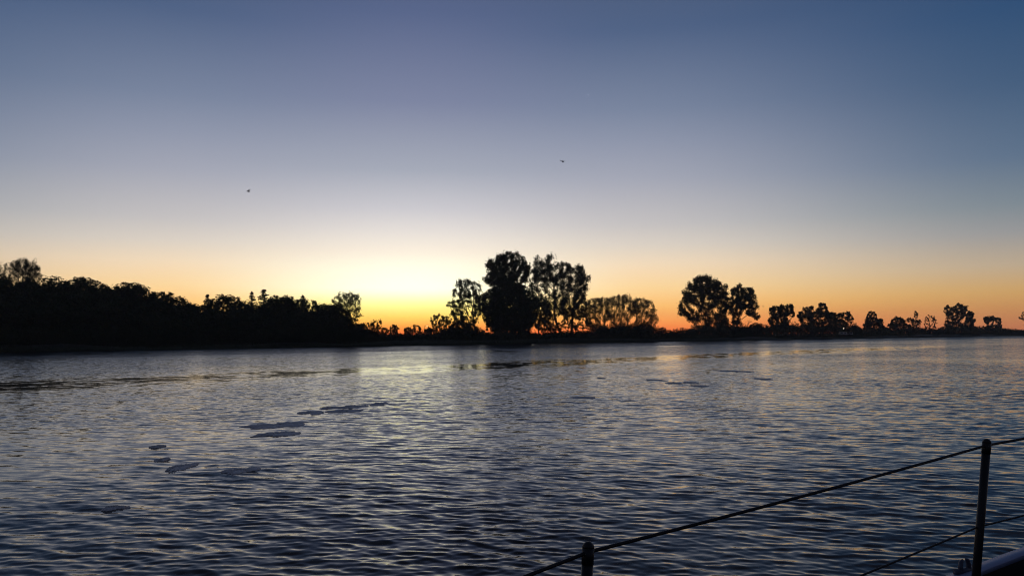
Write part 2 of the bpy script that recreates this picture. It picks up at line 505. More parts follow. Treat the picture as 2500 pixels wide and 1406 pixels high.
def leaves(C, size, rg, aspect=0.6, jitter=0.35, up=0.0):
    """one small folded diamond leaf spray at every centre"""
    n = len(C)
    d = rg.normal(size=(n, 3)); d[:, 2] += up; d /= np.linalg.norm(d, axis=1, keepdims=True)
    q = rg.normal(size=(n, 3)); u = np.cross(d, q); u /= np.linalg.norm(u, axis=1, keepdims=True) + 1e-9
    s = size * (1 + jitter * rg.normal(size=(n, 1))).clip(0.4, 2.0)
    a = C - d * s * 0.5; c = C + d * s * 0.5
    b_ = C + u * s * aspect * 0.5; e = C - u * s * aspect * 0.5
    V = np.stack([a, b_, c, e], 1).reshape(-1, 3)
    F = np.arange(4 * n).reshape(n, 4)
    return V, F

def lobes_points(lobes, n, rg, shell=0.5):
    vol = np.array([l[3] * l[4] * l[5] for l in lobes]); vol = vol ** 0.8
    cnt = np.maximum((n * vol / vol.sum()).astype(int), 6)
    out = []
    for l, k in zip(lobes, cnt):
        d = rg.normal(size=(k, 3)); d /= np.linalg.norm(d, axis=1, keepdims=True)
        rr_ = rg.random((k, 1)) ** (1 / 3.0); rr_ = rr_ * (1 - shell) + (1 - 0.25 * rg.random((k, 1))) * shell
        out.append(np.array(l[:3]) + d * rr_ * np.array(l[3:]))
    return np.concatenate(out)

def build_tree_meshes(lobes, bases, seed, n_attr=420, leaf_n=6000, leaf=0.34, r_base=0.3, r_tip=0.02, spread=1.0, fill=0.0,
                      step=None, tips=3, aspect=0.46, mat='leaf', shell=0.45, clump=1.0, up=0.4):
    rg = np.random.default_rng(seed)
    A = lobes_points(lobes, n_attr, rg, shell)
    zmax = A[:, 2].max(); A = A[A[:, 2] > 0.25]
    st = step or max(0.18, zmax / 42.0)
    P, par = grow(A, bases, st, st * 1.9, st * 9, seed)
    rad, child, w = radii(par, r_tip, r_base)
    sides = 5
    root_of = np.zeros(len(P), int)
    for i in range(len(P)):
        root_of[i] = i if par[i] < 0 else root_of[par[i]]
    stems = []
    for rt in np.unique(root_of):
        sel = np.where(root_of == rt)[0]
        if len(sel) < 2: continue
        mp_ = -np.ones(len(P), int); mp_[sel] = np.arange(len(sel))
        pp = np.where(par[sel] >= 0, mp_[np.maximum(par[sel], 0)], -1)
        TV, TF = tubes(P[sel], pp, rad[sel], sides)
        stems.append(mesh_np('trunk', TV, TF, MAT['bark'], True))
    # leaf-bearing twigs: nodes that carry only a few tips
    thin = np.where((w <= tips))[0]
    if len(thin) == 0: thin = np.arange(len(P))
    wgt = rg.random(len(thin)) ** clump; wgt /= wgt.sum()
    pick = thin[rg.choice(len(thin), leaf_n, p=wgt)]
    C = P[pick] + rg.normal(0, st * 0.55 * spread, (leaf_n, 3))
    if fill > 0:
        C = np.concatenate([C, lobes_points([(l[0], l[1], l[2], l[3] * .93, l[4] * .93, l[5] * .93) for l in lobes], int(leaf_n * fill), rg, 0.6)])
    C = C[C[:, 2] > 0.1]
    LV, LF = leaves(C, leaf, rg, aspect, up=up)
    return stems, mesh_np('crown', LV, LF, MAT[mat])

def px_tree(name, label, px, t, lobes, trunks=None, group=None, cat='tree', seed=1, no_leaf=False, depth=0.85, tuft=10, **kw):
    """lobes as ellipses in the photo plane at the tree's own distance, trunk feet as columns"""
    base = base_at(px, t); D = base[1]
    k = D / FPX
    lb = []
    rg = np.random.default_rng(seed + 77)
    for (cx, cy, rx, ry) in lobes:
        p = at(cx, cy, D)
        lb.append((p[0] - base[0], rg.uniform(-0.35, 0.35) * rx * k, p[2] - base[2], rx * k, rx * k * depth, ry * k))
    if cat == 'shrub':
        lb += [(q[0], q[1], max(0.0, 0.35 * q[2]), q[3] * 0.92, q[4] * 0.92, 0.35 * q[2] + 0.6 * q[5]) for q in lb if q[2] < 4.0]
    if tuft > 0:
        out = []
        for q in lb:
            if q[5] < 0.5 or cat == 'shrub':
                out.append(q); continue
            out.append((q[0], q[1], q[2], q[3] * 0.9, q[4] * 0.9, q[5] * 0.9))
            for _ in range(tuft):
                d = rg.normal(size=3); d[2] += 0.45; d /= np.linalg.norm(d)
                rs = rg.uniform(0.14, 0.32) * min(q[3], q[5]); f_ = rg.uniform(0.74, 1.0)
                out.append((q[0] + d[0] * q[3] * f_, q[1] + d[1] * q[4] * f_, q[2] + d[2] * q[5] * f_, rs, rs, rs * rg.uniform(1.0, 1.6)))
        lb = out
    feet = [(0.0, 0.0, -0.25)] if not trunks else [((q - px) * k, 0.6 * ((i * 37) % 5 - 2) * 0.3, -0.25) for i, q in enumerate(trunks)]
    root = empty(name, base)
    tm, cm = build_tree_meshes(lb, feet, seed, mat=kw.pop('mat', 'leaf'), **kw)
    for q in tm: link('trunk', q, root)
    if not no_leaf: link('crown', cm, root)
    return tag(root, label, cat, group)

# -- the grove in the middle
px_tree('tree', 'dense dome shaped dark tree standing in front of the tall poplars', 1243, 12,
        [(1243, 752, 72, 62), (1213, 770, 44, 42), (1282, 768, 42, 44), (1243, 712, 50, 36), (1203, 740, 36, 46), (1287, 737, 34, 42), (1243, 788, 70, 26), (1240, 806, 58, 14)],
        seed=3, n_attr=700, leaf_n=14000, leaf=0.5, r_base=0.5, fill=2.0, shell=0.5, tuft=6)
px_tree('poplar_tree', 'tallest poplar rising behind the dense dome shaped tree', 1238, 22,
        [(1240, 640, 32, 28), (1210, 655, 28, 26), (1270, 658, 24, 34), (1232, 675, 48, 28), (1200, 680, 20, 22), (1285, 675, 14, 28), (1245, 704, 30, 24)],
        seed=4, n_attr=900, aspect=0.34, up=0.8, leaf_n=20000, leaf=0.55, r_base=0.42, clump=1.2, spread=1.25, tips=5, fill=0.05)
px_tree('poplar_tree', 'tall poplar with two bare lower trunks beside the dome shaped tree', 1354, 20,
        [(1318, 645, 24, 25), (1348, 648, 22, 26), (1330, 680, 40, 32), (1305, 690, 16, 34), (1352, 705, 30, 38), (1330, 735, 30, 20), (1352, 758, 24, 22), (1328, 775, 18, 20), (1374, 735, 16, 26), (1312, 735, 14, 22), (1318, 795, 16, 16), (1345, 800, 20, 12)],
        trunks=[1354, 1373], seed=5, n_attr=800, aspect=0.34, up=0.8, leaf_n=15000, leaf=0.52, r_base=0.34, clump=1.3, spread=1.25, tips=5, fill=0.08)
px_tree('poplar_tree', 'broad poplar at the outer end of the tall grove, one branch reaching out', 1396, 20,
        [(1378, 662, 22, 22), (1410, 668, 22, 24), (1398, 695, 38, 28), (1424, 692, 12, 30), (1437, 676, 7, 4), (1400, 725, 34, 24), (1418, 747, 20, 18), (1392, 765, 26, 18), (1374, 750, 14, 20), (1425, 765, 16, 14)],
        seed=6, n_attr=800, aspect=0.34, up=0.8, leaf_n=15000, leaf=0.52, r_base=0.36, clump=1.3, spread=1.25, tips=5, fill=0.08)
px_tree('tree', 'slender tree with thin foliage between the dome tree and the poplar trunks', 1316, 16,
        [(1322, 745, 12, 30), (1330, 775, 18, 26), (1312, 790, 8, 16)], seed=7, n_attr=300, leaf_n=4200, leaf=0.36, r_base=0.2, tips=4)
px_tree('tree', 'thin understorey tree among the bare poplar trunks', 1384, 14,
        [(1384, 790, 20, 16), (1365, 798, 14, 12), (1400, 798, 14, 12)], seed=44, n_attr=320, leaf_n=2600, leaf=0.32, r_base=0.12, tips=4)
px_tree('tree', 'thin understorey tree between the outer poplar and the willows', 1424, 14,
        [(1424, 785, 18, 18), (1412, 800, 14, 10), (1438, 795, 12, 14)], seed=45, n_attr=300, leaf_n=2500, leaf=0.32, r_base=0.12, tips=4)
px_tree('tree', 'open airy tree with a leaning dead branch on the sunrise side of the dome tree', 1135, 16,
        [(1140, 700, 26, 20), (1120, 716, 20, 18), (1164, 705, 18, 24), (1150, 735, 30, 24), (1112, 742, 18, 14), (1094, 742, 8, 5), (1122, 765, 28, 16), (1160, 765, 20, 22), (1135, 785, 26, 16)],
        trunks=[1135, 1160], seed=8, n_attr=820, aspect=0.34, up=0.8, leaf_n=9000, leaf=0.46, r_base=0.24, clump=1.3, spread=1.3, tips=4, tuft=3)
px_tree('shrub', 'feathery shrub tree at the sunrise end of the grove', 1085, 12,
        [(1075, 782, 28, 19), (1062, 795, 20, 16), (1098, 786, 22, 20), (1080, 802, 36, 12)], cat='shrub', seed=9, n_attr=520, leaf_n=6500, leaf=0.30, r_base=0.12, tips=5)
px_tree('shrub', 'dense low thicket under the airy tree', 1132, 9,
        [(1125, 800, 32, 17), (1105, 808, 32, 10), (1148, 804, 24, 14)], cat='shrub', seed=10, n_attr=300, leaf_n=6000, leaf=0.36, r_base=0.12, fill=0.9)
px_tree('shrub', 'small thicket at the foot of the poplar trunks', 1375, 10,
        [(1385, 811, 24, 5), (1360, 813, 18, 4), (1335, 813, 14, 4), (1415, 812, 16, 4)], cat='shrub', seed=12, n_attr=220, leaf_n=2400, leaf=0.28, r_base=0.07)
px_tree('willow_tree', 'spreading willow touching the broad poplar', 1468, 14,
        [(1455, 740, 28, 16), (1440, 762, 20, 24), (1475, 737, 22, 15), (1468, 768, 30, 24), (1448, 788, 24, 18), (1462, 802, 28, 14)],
        trunks=[1462, 1474], seed=13, n_attr=1000, leaf_n=14000, leaf=0.27, r_base=0.2, mat='leaf_willow', tips=6, aspect=0.4, shell=0.35, spread=1.6, tuft=2, up=0.1, fill=0.22)
px_tree('willow_tree', 'tallest willow of the low group, with a rounded top', 1513, 16,
        [(1510, 734, 32, 16), (1530, 727, 18, 10), (1500, 754, 28, 24), (1535, 752, 26, 26), (1515, 778, 34, 20), (1518, 800, 34, 14)],
        trunks=[1506, 1520], seed=14, n_attr=1050, leaf_n=16000, leaf=0.27, r_base=0.22, mat='leaf_willow', tips=6, aspect=0.4, shell=0.35, spread=1.6, tuft=2, up=0.1, fill=0.22)
px_tree('willow_tree', 'outermost willow leaning away from the low group', 1556, 14,
        [(1565, 741, 28, 17), (1585, 757, 20, 24), (1548, 754, 20, 22), (1575, 777, 30, 22), (1596, 780, 13, 24), (1560, 794, 26, 14), (1572, 804, 32, 12)],
        trunks=[1548, 1562], seed=15, n_attr=1000, leaf_n=14500, leaf=0.27, r_base=0.2, mat='leaf_willow', tips=6, aspect=0.4, shell=0.35, spread=1.6, tuft=2, up=0.1, fill=0.22)
px_tree('shrub', 'dark undergrowth at the foot of the willows', 1520, 9,
        [(1520, 806, 44, 11), (1570, 803, 32, 15), (1478, 809, 30, 8)], cat='shrub', seed=16, n_attr=340, leaf_n=6500, leaf=0.34, r_base=0.1, fill=0.8)

# -- the pair further along the bank
px_tree('poplar_tree', 'large leaning round crowned tree alone past the willows', 1733, 16,
        [(1720, 695, 34, 22), (1690, 715, 26, 24), (1750, 712, 28, 30), (1725, 735, 36, 28), (1675, 740, 16, 14), (1664, 764, 10, 10), (1690, 775, 22, 18), (1766, 742, 22, 34), (1735, 775, 26, 24), (1765, 785, 18, 20), (1740, 800, 32, 16), (1775, 800, 20, 14)],
        trunks=[1728, 1742], seed=17, n_attr=1150, aspect=0.34, up=0.8, leaf_n=27000, leaf=0.60, r_base=0.42, clump=1.0, spread=1.4, tips=6, fill=0.14)
px_tree('poplar_tree', 'smaller tree leaning away beside the large round crowned tree', 1792, 15,
        [(1802, 712, 18, 15), (1828, 718, 18, 18), (1815, 738, 28, 20), (1840, 748, 12, 14), (1795, 750, 18, 30), (1832, 765, 14, 10), (1850, 775, 5, 12), (1800, 785, 14, 14)],
        trunks=[1790, 1796], seed=18, n_attr=760, aspect=0.34, up=0.8, leaf_n=12500, leaf=0.58, r_base=0.26, clump=1.0, spread=1.4, tips=6, fill=0.12)
px_tree('dead_tree', 'bare dead sapling beside the smaller leaning tree', 1825, 14,
        [(1825, 790, 8, 12), (1832, 786, 5, 6)], seed=19, n_attr=26, leaf_n=10, r_base=0.12, r_tip=0.03, no_leaf=True)
px_tree('shrub', 'low dark shrub under the smaller leaning tree', 1815, 9,
        [(1812, 806, 30, 10), (1845, 800, 18, 14), (1775, 808, 20, 8)], cat='shrub', seed=20, n_attr=300, leaf_n=5000, leaf=0.4, r_base=0.1, fill=0.9)
px_tree('shrub', 'round bush in front of the row of dense trees', 1866, 10,
        [(1862, 800, 20, 12), (1872, 806, 12, 8)], cat='shrub', seed=21, n_attr=160, leaf_n=1600, leaf=0.34, r_base=0.12, fill=0.5)

# -- the dense row
px_tree('tree', 'first squarish dense tree of the row beyond the pair', 1905, 12,
        [(1895, 762, 22, 20), (1920, 757, 22, 16), (1932, 765, 10, 12), (1905, 785, 32, 20), (1910, 802, 36, 14)], trunks=[1898, 1915], seed=22, n_attr=460, leaf_n=12600, leaf=0.48, r_base=0.3, fill=0.45)
px_tree('tree', 'dense tree with an upright tuft in the middle of the row', 1992, 12,
        [(1975, 763, 20, 18), (2008, 757, 14, 18), (2000, 775, 40, 20), (1965, 785, 18, 20), (2005, 798, 44, 16), (1955, 772, 10, 12)], trunks=[1980, 2004], seed=23, n_attr=520, leaf_n=14400, leaf=0.5, r_base=0.3, fill=0.45)
px_tree('tree', 'last tree of the dense row, with a thin drooping side', 2050, 12,
        [(2032, 775, 16, 16), (2062, 770, 18, 10), (2078, 778, 8, 12), (2048, 792, 28, 16), (2085, 802, 8, 8)], seed=24, n_attr=340, leaf_n=7560, leaf=0.48, r_base=0.26, fill=0.45)
px_tree('tree', 'dark rounded tree standing apart beyond the dense row', 2133, 16,
        [(2128, 768, 12, 8), (2130, 785, 22, 14), (2138, 800, 26, 14), (2118, 797, 12, 14), (2150, 788, 10, 10)], seed=25, n_attr=340, leaf_n=7920, leaf=0.55, r_base=0.28, fill=0.45)
px_tree('tree', 'low broad tree between the rounded tree and the thin spire', 2195, 16,
        [(2190, 786, 20, 14), (2200, 800, 26, 12), (2178, 795, 12, 10)], seed=26, n_attr=260, leaf_n=5760, leaf=0.55, r_base=0.24, fill=0.45)
px_tree('tree', 'thin spire shaped tree rising from low bushes', 2238, 18,
        [(2237, 772, 6, 14), (2237, 792, 14, 14), (2222, 782, 12, 6), (2236, 806, 20, 8)], seed=27, n_attr=240, leaf_n=2200, leaf=0.5, r_base=0.22, fill=0.45)
px_tree('tree', 'small see-through tree with a forked trunk', 2272, 18,
        [(2270, 778, 14, 10), (2284, 786, 6, 16), (2260, 788, 8, 8), (2272, 800, 14, 8)], seed=28, n_attr=200, leaf_n=1100, leaf=0.5, r_base=0.22)
px_tree('tree', 'tall round headed tree in the most distant group', 2332, 20,
        [(2318, 758, 14, 12), (2340, 754, 20, 12), (2330, 772, 24, 14), (2352, 765, 8, 10), (2335, 795, 26, 14)], seed=29, n_attr=380, leaf_n=8280, leaf=0.6, r_base=0.35, fill=0.45)
px_tree('tree', 'dense pointed tree pressed against the tall round headed one', 2368, 18,
        [(2368, 772, 10, 14), (2366, 792, 14, 20), (2362, 805, 20, 10)], seed=30, n_attr=240, leaf_n=6480, leaf=0.6, r_base=0.3, fill=0.8)
px_tree('tree', 'arching umbrella topped tree ending the most distant group', 2426, 18,
        [(2420, 778, 18, 8), (2438, 786, 8, 14), (2408, 784, 8, 8), (2425, 800, 22, 10)], seed=31, n_attr=260, leaf_n=5400, leaf=0.6, r_base=0.28, fill=0.45)
px_tree('tree', 'solitary ragged tree past the umbrella topped one', 2512, 18,
        [(2508, 772, 14, 14), (2515, 790, 14, 14), (2494, 775, 6, 4), (2520, 760, 14, 10)], seed=32, n_attr=240, leaf_n=2400, leaf=0.6, r_base=0.3)
HEDGE = [
    (2390, 14, [(2390, 804, 34, 10)], 'long dark hedge bush under the most distant group'),
    (2310, 14, [(2312, 805, 22, 9)], 'rounded bush at the foot of the tall round headed tree'),
    (2256, 12, [(2256, 810, 16, 5)], 'low mound of brush below the see-through tree'),
    (2460, 16, [(2455, 807, 14, 6), (2485, 809, 20, 4)], 'low ragged brush past the umbrella topped tree'),
    (2170, 12, [(2166, 806, 10, 7)], 'small bush beside the dark rounded tree'),
    (2096, 12, [(2094, 806, 12, 8)], 'pale thin bush filling the gap after the dense row'),
]
for i, (px, t_, lb, lab) in enumerate(HEDGE):
    px_tree('shrub', lab, px, t_, lb, cat='shrub', seed=60 + i, n_attr=160, leaf_n=1700, leaf=0.5, r_base=0.1, fill=0.5)
FARB = [
    (1617, 60, [(1617, 806, 12, 8)], 'small round far bush at the foot of the willows'),
    (1662, 70, [(1665, 806, 22, 8), (1640, 809, 12, 5)], 'low wide far bush in the gap before the large round crowned tree'),
    (1690, 60, [(1692, 808, 16, 6)], 'far bush half hidden by the large round crowned tree'),
    (962, 40, [(962, 803, 13, 11)], 'round airy bush alone in the sunrise gap'),
    (995, 46, [(995, 806, 11, 9)], 'smaller of two touching far bushes in the sunrise gap'),
    (1016, 46, [(1014, 803, 16, 12), (1030, 808, 12, 7)], 'larger of two touching far bushes in the sunrise gap'),
    (1046, 40, [(1046, 808, 12, 7)], 'little bush under the lamp post in the sunrise gap'),
]
for i, (px, t_, lb, lab) in enumerate(FARB):
    px_tree('shrub', lab, px, t_, lb, cat='shrub', seed=80 + i, n_attr=200, leaf_n=2000, leaf=0.32, r_base=0.12, fill=0.15)

# -- the end of the wood
px_tree('tree', 'airy round topped tree leaning out from the end of the wood', 848, 10,
        [(838, 732, 32, 21), (862, 732, 24, 20), (848, 752, 34, 16), (874, 768, 14, 8), (860, 782, 20, 12), (873, 795, 15, 6)],
        seed=33, n_attr=760, leaf_n=6500, leaf=0.25, r_base=0.18, clump=1.2, spread=1.4, tips=4, tuft=0, up=0.1)
px_tree('shrub', 'dark rounded thicket where the wood runs out', 905, 8,
        [(900, 800, 22, 16), (915, 792, 16, 13), (925, 804, 16, 12), (928, 784, 5, 7), (885, 806, 20, 12)], cat='shrub', seed=34, n_attr=320, leaf_n=4400, leaf=0.24, r_base=0.12, fill=0.5)
px_tree('shrub', 'low bush trailing off from the dark thicket', 942, 8,
        [(940, 808, 12, 9)], cat='shrub', seed=35, n_attr=120, leaf_n=1100, leaf=0.22, r_base=0.08, fill=0.3)

# -- the wood: a few broadleaf and conifer models, copied
def copy_tree(root, loc, s, rz, label, group):
    r = root.copy(); COL.objects.link(r)
    r.location = loc; r.scale = s; r.rotation_euler = (0, 0, rz)
    tag(r, label, root['category'], group)
    for c in root.children:
        k = c.copy(); COL.objects.link(k); k.parent = r
    return r

def oak_model(seed):
    rg = np.random.default_rng(seed)
    lb = [(0, 0, 4.6, 3.1, 3.1, 4.3), (0, 0, 2.6, 3.3, 3.3, 2.4)]
    for k in range(9):
        a = rg.uniform(0, 6.28); q = rg.uniform(0.6, 2.5); z = rg.uniform(3.0, 8.7)
        q *= math.sqrt(max(0.1, 1 - ((z - 5) / 5.2) ** 2))
        lb.append((q * math.cos(a), q * math.sin(a), z, rg.uniform(0.9, 1.5), rg.uniform(0.9, 1.5), rg.uniform(0.7, 1.2)))
    return build_tree_meshes(lb, [(0, 0, -0.3)], seed, n_attr=420, leaf_n=8000, leaf=0.26, r_base=0.3, r_tip=0.015, fill=0.8, shell=0.55)

def spruce_model(seed):
    rg = np.random.default_rng(seed)
    H = 10.0; P = [np.array([0, 0, -0.3])]; par = [-1]
    nseg = 40
    for k in range(1, nseg + 1):
        P.append(np.array([0.05 * math.sin(k * .4), 0.05 * math.cos(k * .31), H * k / nseg])); par.append(len(P) - 2)
    C = []
    for k in range(6, nseg):
        z = H * k / nseg; ln = (H - z) * 0.36 + 0.15
        z += rg.uniform(-0.12, 0.12)
        for j in range(5):
            a = rg.uniform(0, 6.28); l_ = ln * rg.uniform(0.6, 1.15); cur = k
            for q in range(1, 6):
                f = q / 5
                p = np.array([math.cos(a) * l_ * f, math.sin(a) * l_ * f, z - 0.30 * l_ * f + 0.45 * l_ * f * f])
                P.append(p); par.append(cur); cur = len(P) - 1
                m = 5
                C.append(p + rg.normal(0, 0.07, (m, 3)) + np.array([0, 0, -0.05]))
    P = np.array(P); par = np.array(par)
    rad, ch, w = radii(par, 0.012, 0.17)
    TV, TF = tubes(P, par, rad, 5)
    LV, LF = leaves(np.concatenate(C), 0.24, rg, 0.4)
    return [mesh_np('trunk', TV, TF, MAT['bark'], True)], mesh_np('crown', LV, LF, MAT['needle'])

OAKS = [oak_model(s) for s in (101, 102, 103, 104, 105)]
SPRU = [spruce_model(s) for s in (111, 112)]
GW = 'trees of the dark wood on the near end of the bank'
LAB_CREST = 'dark leafy tree whose top stands on the skyline of the wood'
LAB_FRONT = 'dark leafy tree in the front row of the wood on the bank'
LAB_MID = 'dark leafy tree inside the wood behind the front row'
LAB_SPR = 'spruce poking up out of the leafy wood'
protos = {}
rgf = np.random.default_rng(500)
def wood_tree(px, top, t, kind, label, wide=1.0, name='tree'):
    base = base_at(px, t); D = base[1]
    topz = at(px, top, D)[2]; h = topz - base[2]
    s = h / (9.6 if kind[0] == 'o' else 10.0)
    loc = base - np.array([0, 0, 0.1]); rz = rgf.uniform(0, 6.28)
    if kind not in protos:
        root = empty(name, loc); tm, cm = (OAKS if kind[0] == 'o' else SPRU)[int(kind[1])]
        link('trunk', tm[0], root); link('crown', cm, root)
        root.scale = (s * wide, s * wide, s); root.rotation_euler = (0, 0, rz)
        tag(root, label, 'tree', GW); protos[kind] = root
        return root
    return copy_tree(protos[kind], loc, (s * wide, s * wide, s), rz, label, GW)

ORD = ['first', 'second', 'third', 'fourth', 'fifth', 'sixth', 'seventh', 'eighth', 'ninth', 'tenth', 'eleventh', 'twelfth', 'thirteenth', 'fourteenth',
       'fifteenth', 'sixteenth', 'seventeenth', 'eighteenth', 'nineteenth', 'twentieth', 'twenty first', 'twenty second', 'twenty third', 'twenty fourth', 'twenty fifth', 'twenty sixth']
crest = [(-30, 666), (22, 668), (56, 664), (92, 668), (122, 674), (150, 671), (188, 672), (222, 676), (255, 673), (290, 683), (322, 684), (352, 694), (398, 699), (425, 705), (452, 728), (480, 738),
         (540, 715), (562, 711), (592, 722), (668, 712), (690, 716), (712, 722), (757, 721), (785, 726), (815, 730)]
CL = ['leafy tree on the wood skyline beyond the smaller feathery tree', 'leafy tree filling the notch between the two feathery trees', 'leafy tree half hidden in the foot of the highest feathery tree']
for i, (x, y) in enumerate(crest):
    wood_tree(x, y, 22 + (i * 7) % 11, 'o%d' % (i % 5), CL[i] if i < 3 else '%s leafy treetop along the wood skyline counting from its highest feathery tree' % ORD[i - 3], 1.35)
for i, (x, y, wd, lb_) in enumerate([(505, 717, 1.0, 'ragged spruce in the dip of the wood skyline'), (613, 708, 0.9, 'slim pointed spruce top beside the tallest spruce of the wood'),
        (643, 705, 1.3, 'tallest broad spruce on the wood skyline'), (738, 717, 1.0, 'spruce top standing alone nearest the airy tree at the end of the wood')]):
    wood_tree(x, y, 26 + (i * 5) % 7, 's%d' % (i % 2), lb_, wd, 'spruce_tree')

# the body of the wood below the skyline: one dark mass
WV = []; WF = []; TVs = []; TFs = []; nv = 0; ntv = 0
def read(me):
    v = np.empty(len(me.vertices) * 3, np.float32); me.vertices.foreach_get('co', v)
    f = np.empty(len(me.loops), np.int32); me.loops.foreach_get('vertex_index', f)
    return v.reshape(-1, 3), f.reshape(-1, 4)
RC = [(read(q[0][0]), read(q[1])) for q in OAKS]
def mass_tree(px, top, t, wide):
    global nv, ntv
    base = base_at(px, t); h = at(px, top, base[1])[2] - base[2]; s_ = h / 9.6
    (tv, tf), (lv, lf) = RC[rgf.integers(5)]
    a_ = rgf.uniform(0, 6.28); rot = np.array([[math.cos(a_), -math.sin(a_), 0], [math.sin(a_), math.cos(a_), 0], [0, 0, 1]])
    lf = lf[rgf.random(len(lf)) < 0.4]
    lv = lv[lf].reshape(-1, 3); m4 = len(lf)
    lc = lv.reshape(-1, 4, 3); lc = lc.mean(1, keepdims=True) + (lc - lc.mean(1, keepdims=True)) * 1.6; lv = lc.reshape(-1, 3)
    fn = lambda v: (v * np.array([s_ * wide, s_ * wide, s_])) @ rot.T + base - np.array([0, 0, 0.1])
    WV.append(fn(lv)); WF.append(np.arange(4 * m4).reshape(m4, 4) + nv); nv += 4 * m4
    TVs.append(fn(tv)); TFs.append(tf + ntv); ntv += len(tv)
for x in range(-150, 880, 30):
    y = np.interp(x, [-110, 100, 300, 450, 520, 700, 820, 880], [692, 692, 705, 748, 745, 738, 748, 785])
    mass_tree(x + rgf.uniform(-8, 8), y + rgf.uniform(-4, 10), 16 + rgf.uniform(-2, 3), 1.35)
for x in range(-150, 885, 26):
    y = np.interp(x, [-110, 100, 300, 450, 520, 700, 820, 880], [735, 735, 745, 768, 770, 765, 765, 795])
    mass_tree(x + rgf.uniform(-7, 7), y + rgf.uniform(-8, 10), 9 + rgf.uniform(-1.5, 2), 1.5)
for x in range(-150, 890, 17):
    mass_tree(x + rgf.uniform(-6, 6), 800 + rgf.uniform(-8, 8), 5.5 + rgf.uniform(-1, 1), 2.2)
wr = tag(empty('wood', base_at(400, 12)), 'dense dark body of the wood below its skyline', 'wood', kind='stuff')
o_ = np.array(wr.location)
link('foliage', mesh_np('foliage', np.concatenate(WV) - o_, np.concatenate(WF), MAT['leaf']), wr)['kind'] = 'stuff'
link('trunks', mesh_np('trunks', np.concatenate(TVs) - o_, np.concatenate(TFs), MAT['bark']), wr)['kind'] = 'stuff'
# two feathery trees on the crest at the near end
px_tree('tree', 'big feathery twig topped tree highest on the wood skyline', 62, 24,
        [(65, 652, 36, 22), (40, 655, 18, 20), (85, 662, 22, 16), (60, 680, 42, 20), (60, 706, 44, 26), (55, 665, 34, 26)], seed=36, n_attr=800, leaf_n=13000, leaf=0.2, r_base=0.2, tips=3, aspect=0.3, shell=0.4, fill=0.5)
px_tree('tree', 'feathery tree next to the highest one on the wood skyline', -6, 24,
        [(-2, 652, 20, 18), (-20, 650, 24, 20), (-5, 680, 30, 20), (-5, 705, 30, 24)], seed=37, n_attr=520, leaf_n=5500, leaf=0.2, r_base=0.2, tips=3, aspect=0.3, shell=0.45, fill=0.2)

# ------------------------------------------------------------------ undergrowth along the bank (uncountable)
rgu = np.random.default_rng(901)
ux = [880, 940, 1050, 1075, 1160, 1200, 1290, 1440, 1460, 1600, 1612, 1680, 1700, 1790, 1870, 1890, 2085, 2100, 2160, 2300, 2320, 2450, 2560]
uy = [800, 812, 812, 804, 798, 808, 810, 806, 794, 794, 806, 805, 788, 788, 796, 786, 789, 803, 800, 801, 794, 801, 805]
UL = []; US = []
for px in np.arange(878, 2570, 3.2):
    for _ in range(2):
        t_ = rgu.uniform(6, 14); p = base_at(px + rgu.uniform(-3, 3), t_)
        k_ = p[1] / FPX
        htop = at(px, np.interp(px, ux, uy), p[1])[2] - p[2]
        htop = max(0.5, htop * (0.72 + 0.5 * rgu.random() ** 1.5))
        rw = max(htop * 0.45, 0.7) * rgu.uniform(0.8, 1.4)
        m_ = int(34 + 26 * htop)
        d = rgu.normal(size=(m_, 3)); d /= np.linalg.norm(d, axis=1, keepdims=True)
        q = np.abs(d * rgu.random((m_, 1)) ** 0.5) * np.sign(d)
        UL.append(p + np.column_stack([q[:, 0] * rw, q[:, 1] * rw, htop * (0.48 + 0.5 * q[:, 2])]))
        US.append(np.full((m_, 1), 0.16 + 0.0008 * p[1]))
UL = np.concatenate(UL); US = np.concatenate(US)
LV, LF = leaves(UL, US, rgu, 0.6)
tag(link('undergrowth', mesh_np('undergrowth', LV, LF, MAT['leaf'])), 'low tangled undergrowth lining the far bank below the trees', 'undergrowth', kind='stuff')

# ------------------------------------------------------------------ bank grass (uncountable)
rgg = np.random.default_rng(77)
n = 52000
gs = rgg.uniform(-60, 470, n); gt = np.abs(rgg.normal(0, 7, n)) + 0.25
gx, gy = bank_xy(gs, gt); gz = land_height(gs, gt)
hh = (0.18 + 0.38 * rgg.random(n) ** 2) * (1 + 0.5 * _nb(gs * 0.2, 5.5)) * 1.1
C = np.stack([gx, gy, gz], -1)
ang = rgg.uniform(0, math.pi, n); wv = np.stack([np.cos(ang), np.sin(ang), 0 * ang], -1) * (0.035 + 0.03 * rgg.random((n, 1)))
lean = np.stack([rgg.normal(0, 0.25, n), rgg.normal(0, 0.25, n), np.ones(n)], -1) * hh[:, None]
V = np.stack([C - wv - [0, 0, 0.05], C + wv - [0, 0, 0.05], C + lean], 1).reshape(-1, 3)
tag(link('bank_grass', mesh_np('bank_grass', V, np.arange(3 * n).reshape(n, 3), MAT['grass'])), 'rough grass and reeds along the far bank', 'grass', kind='stuff')

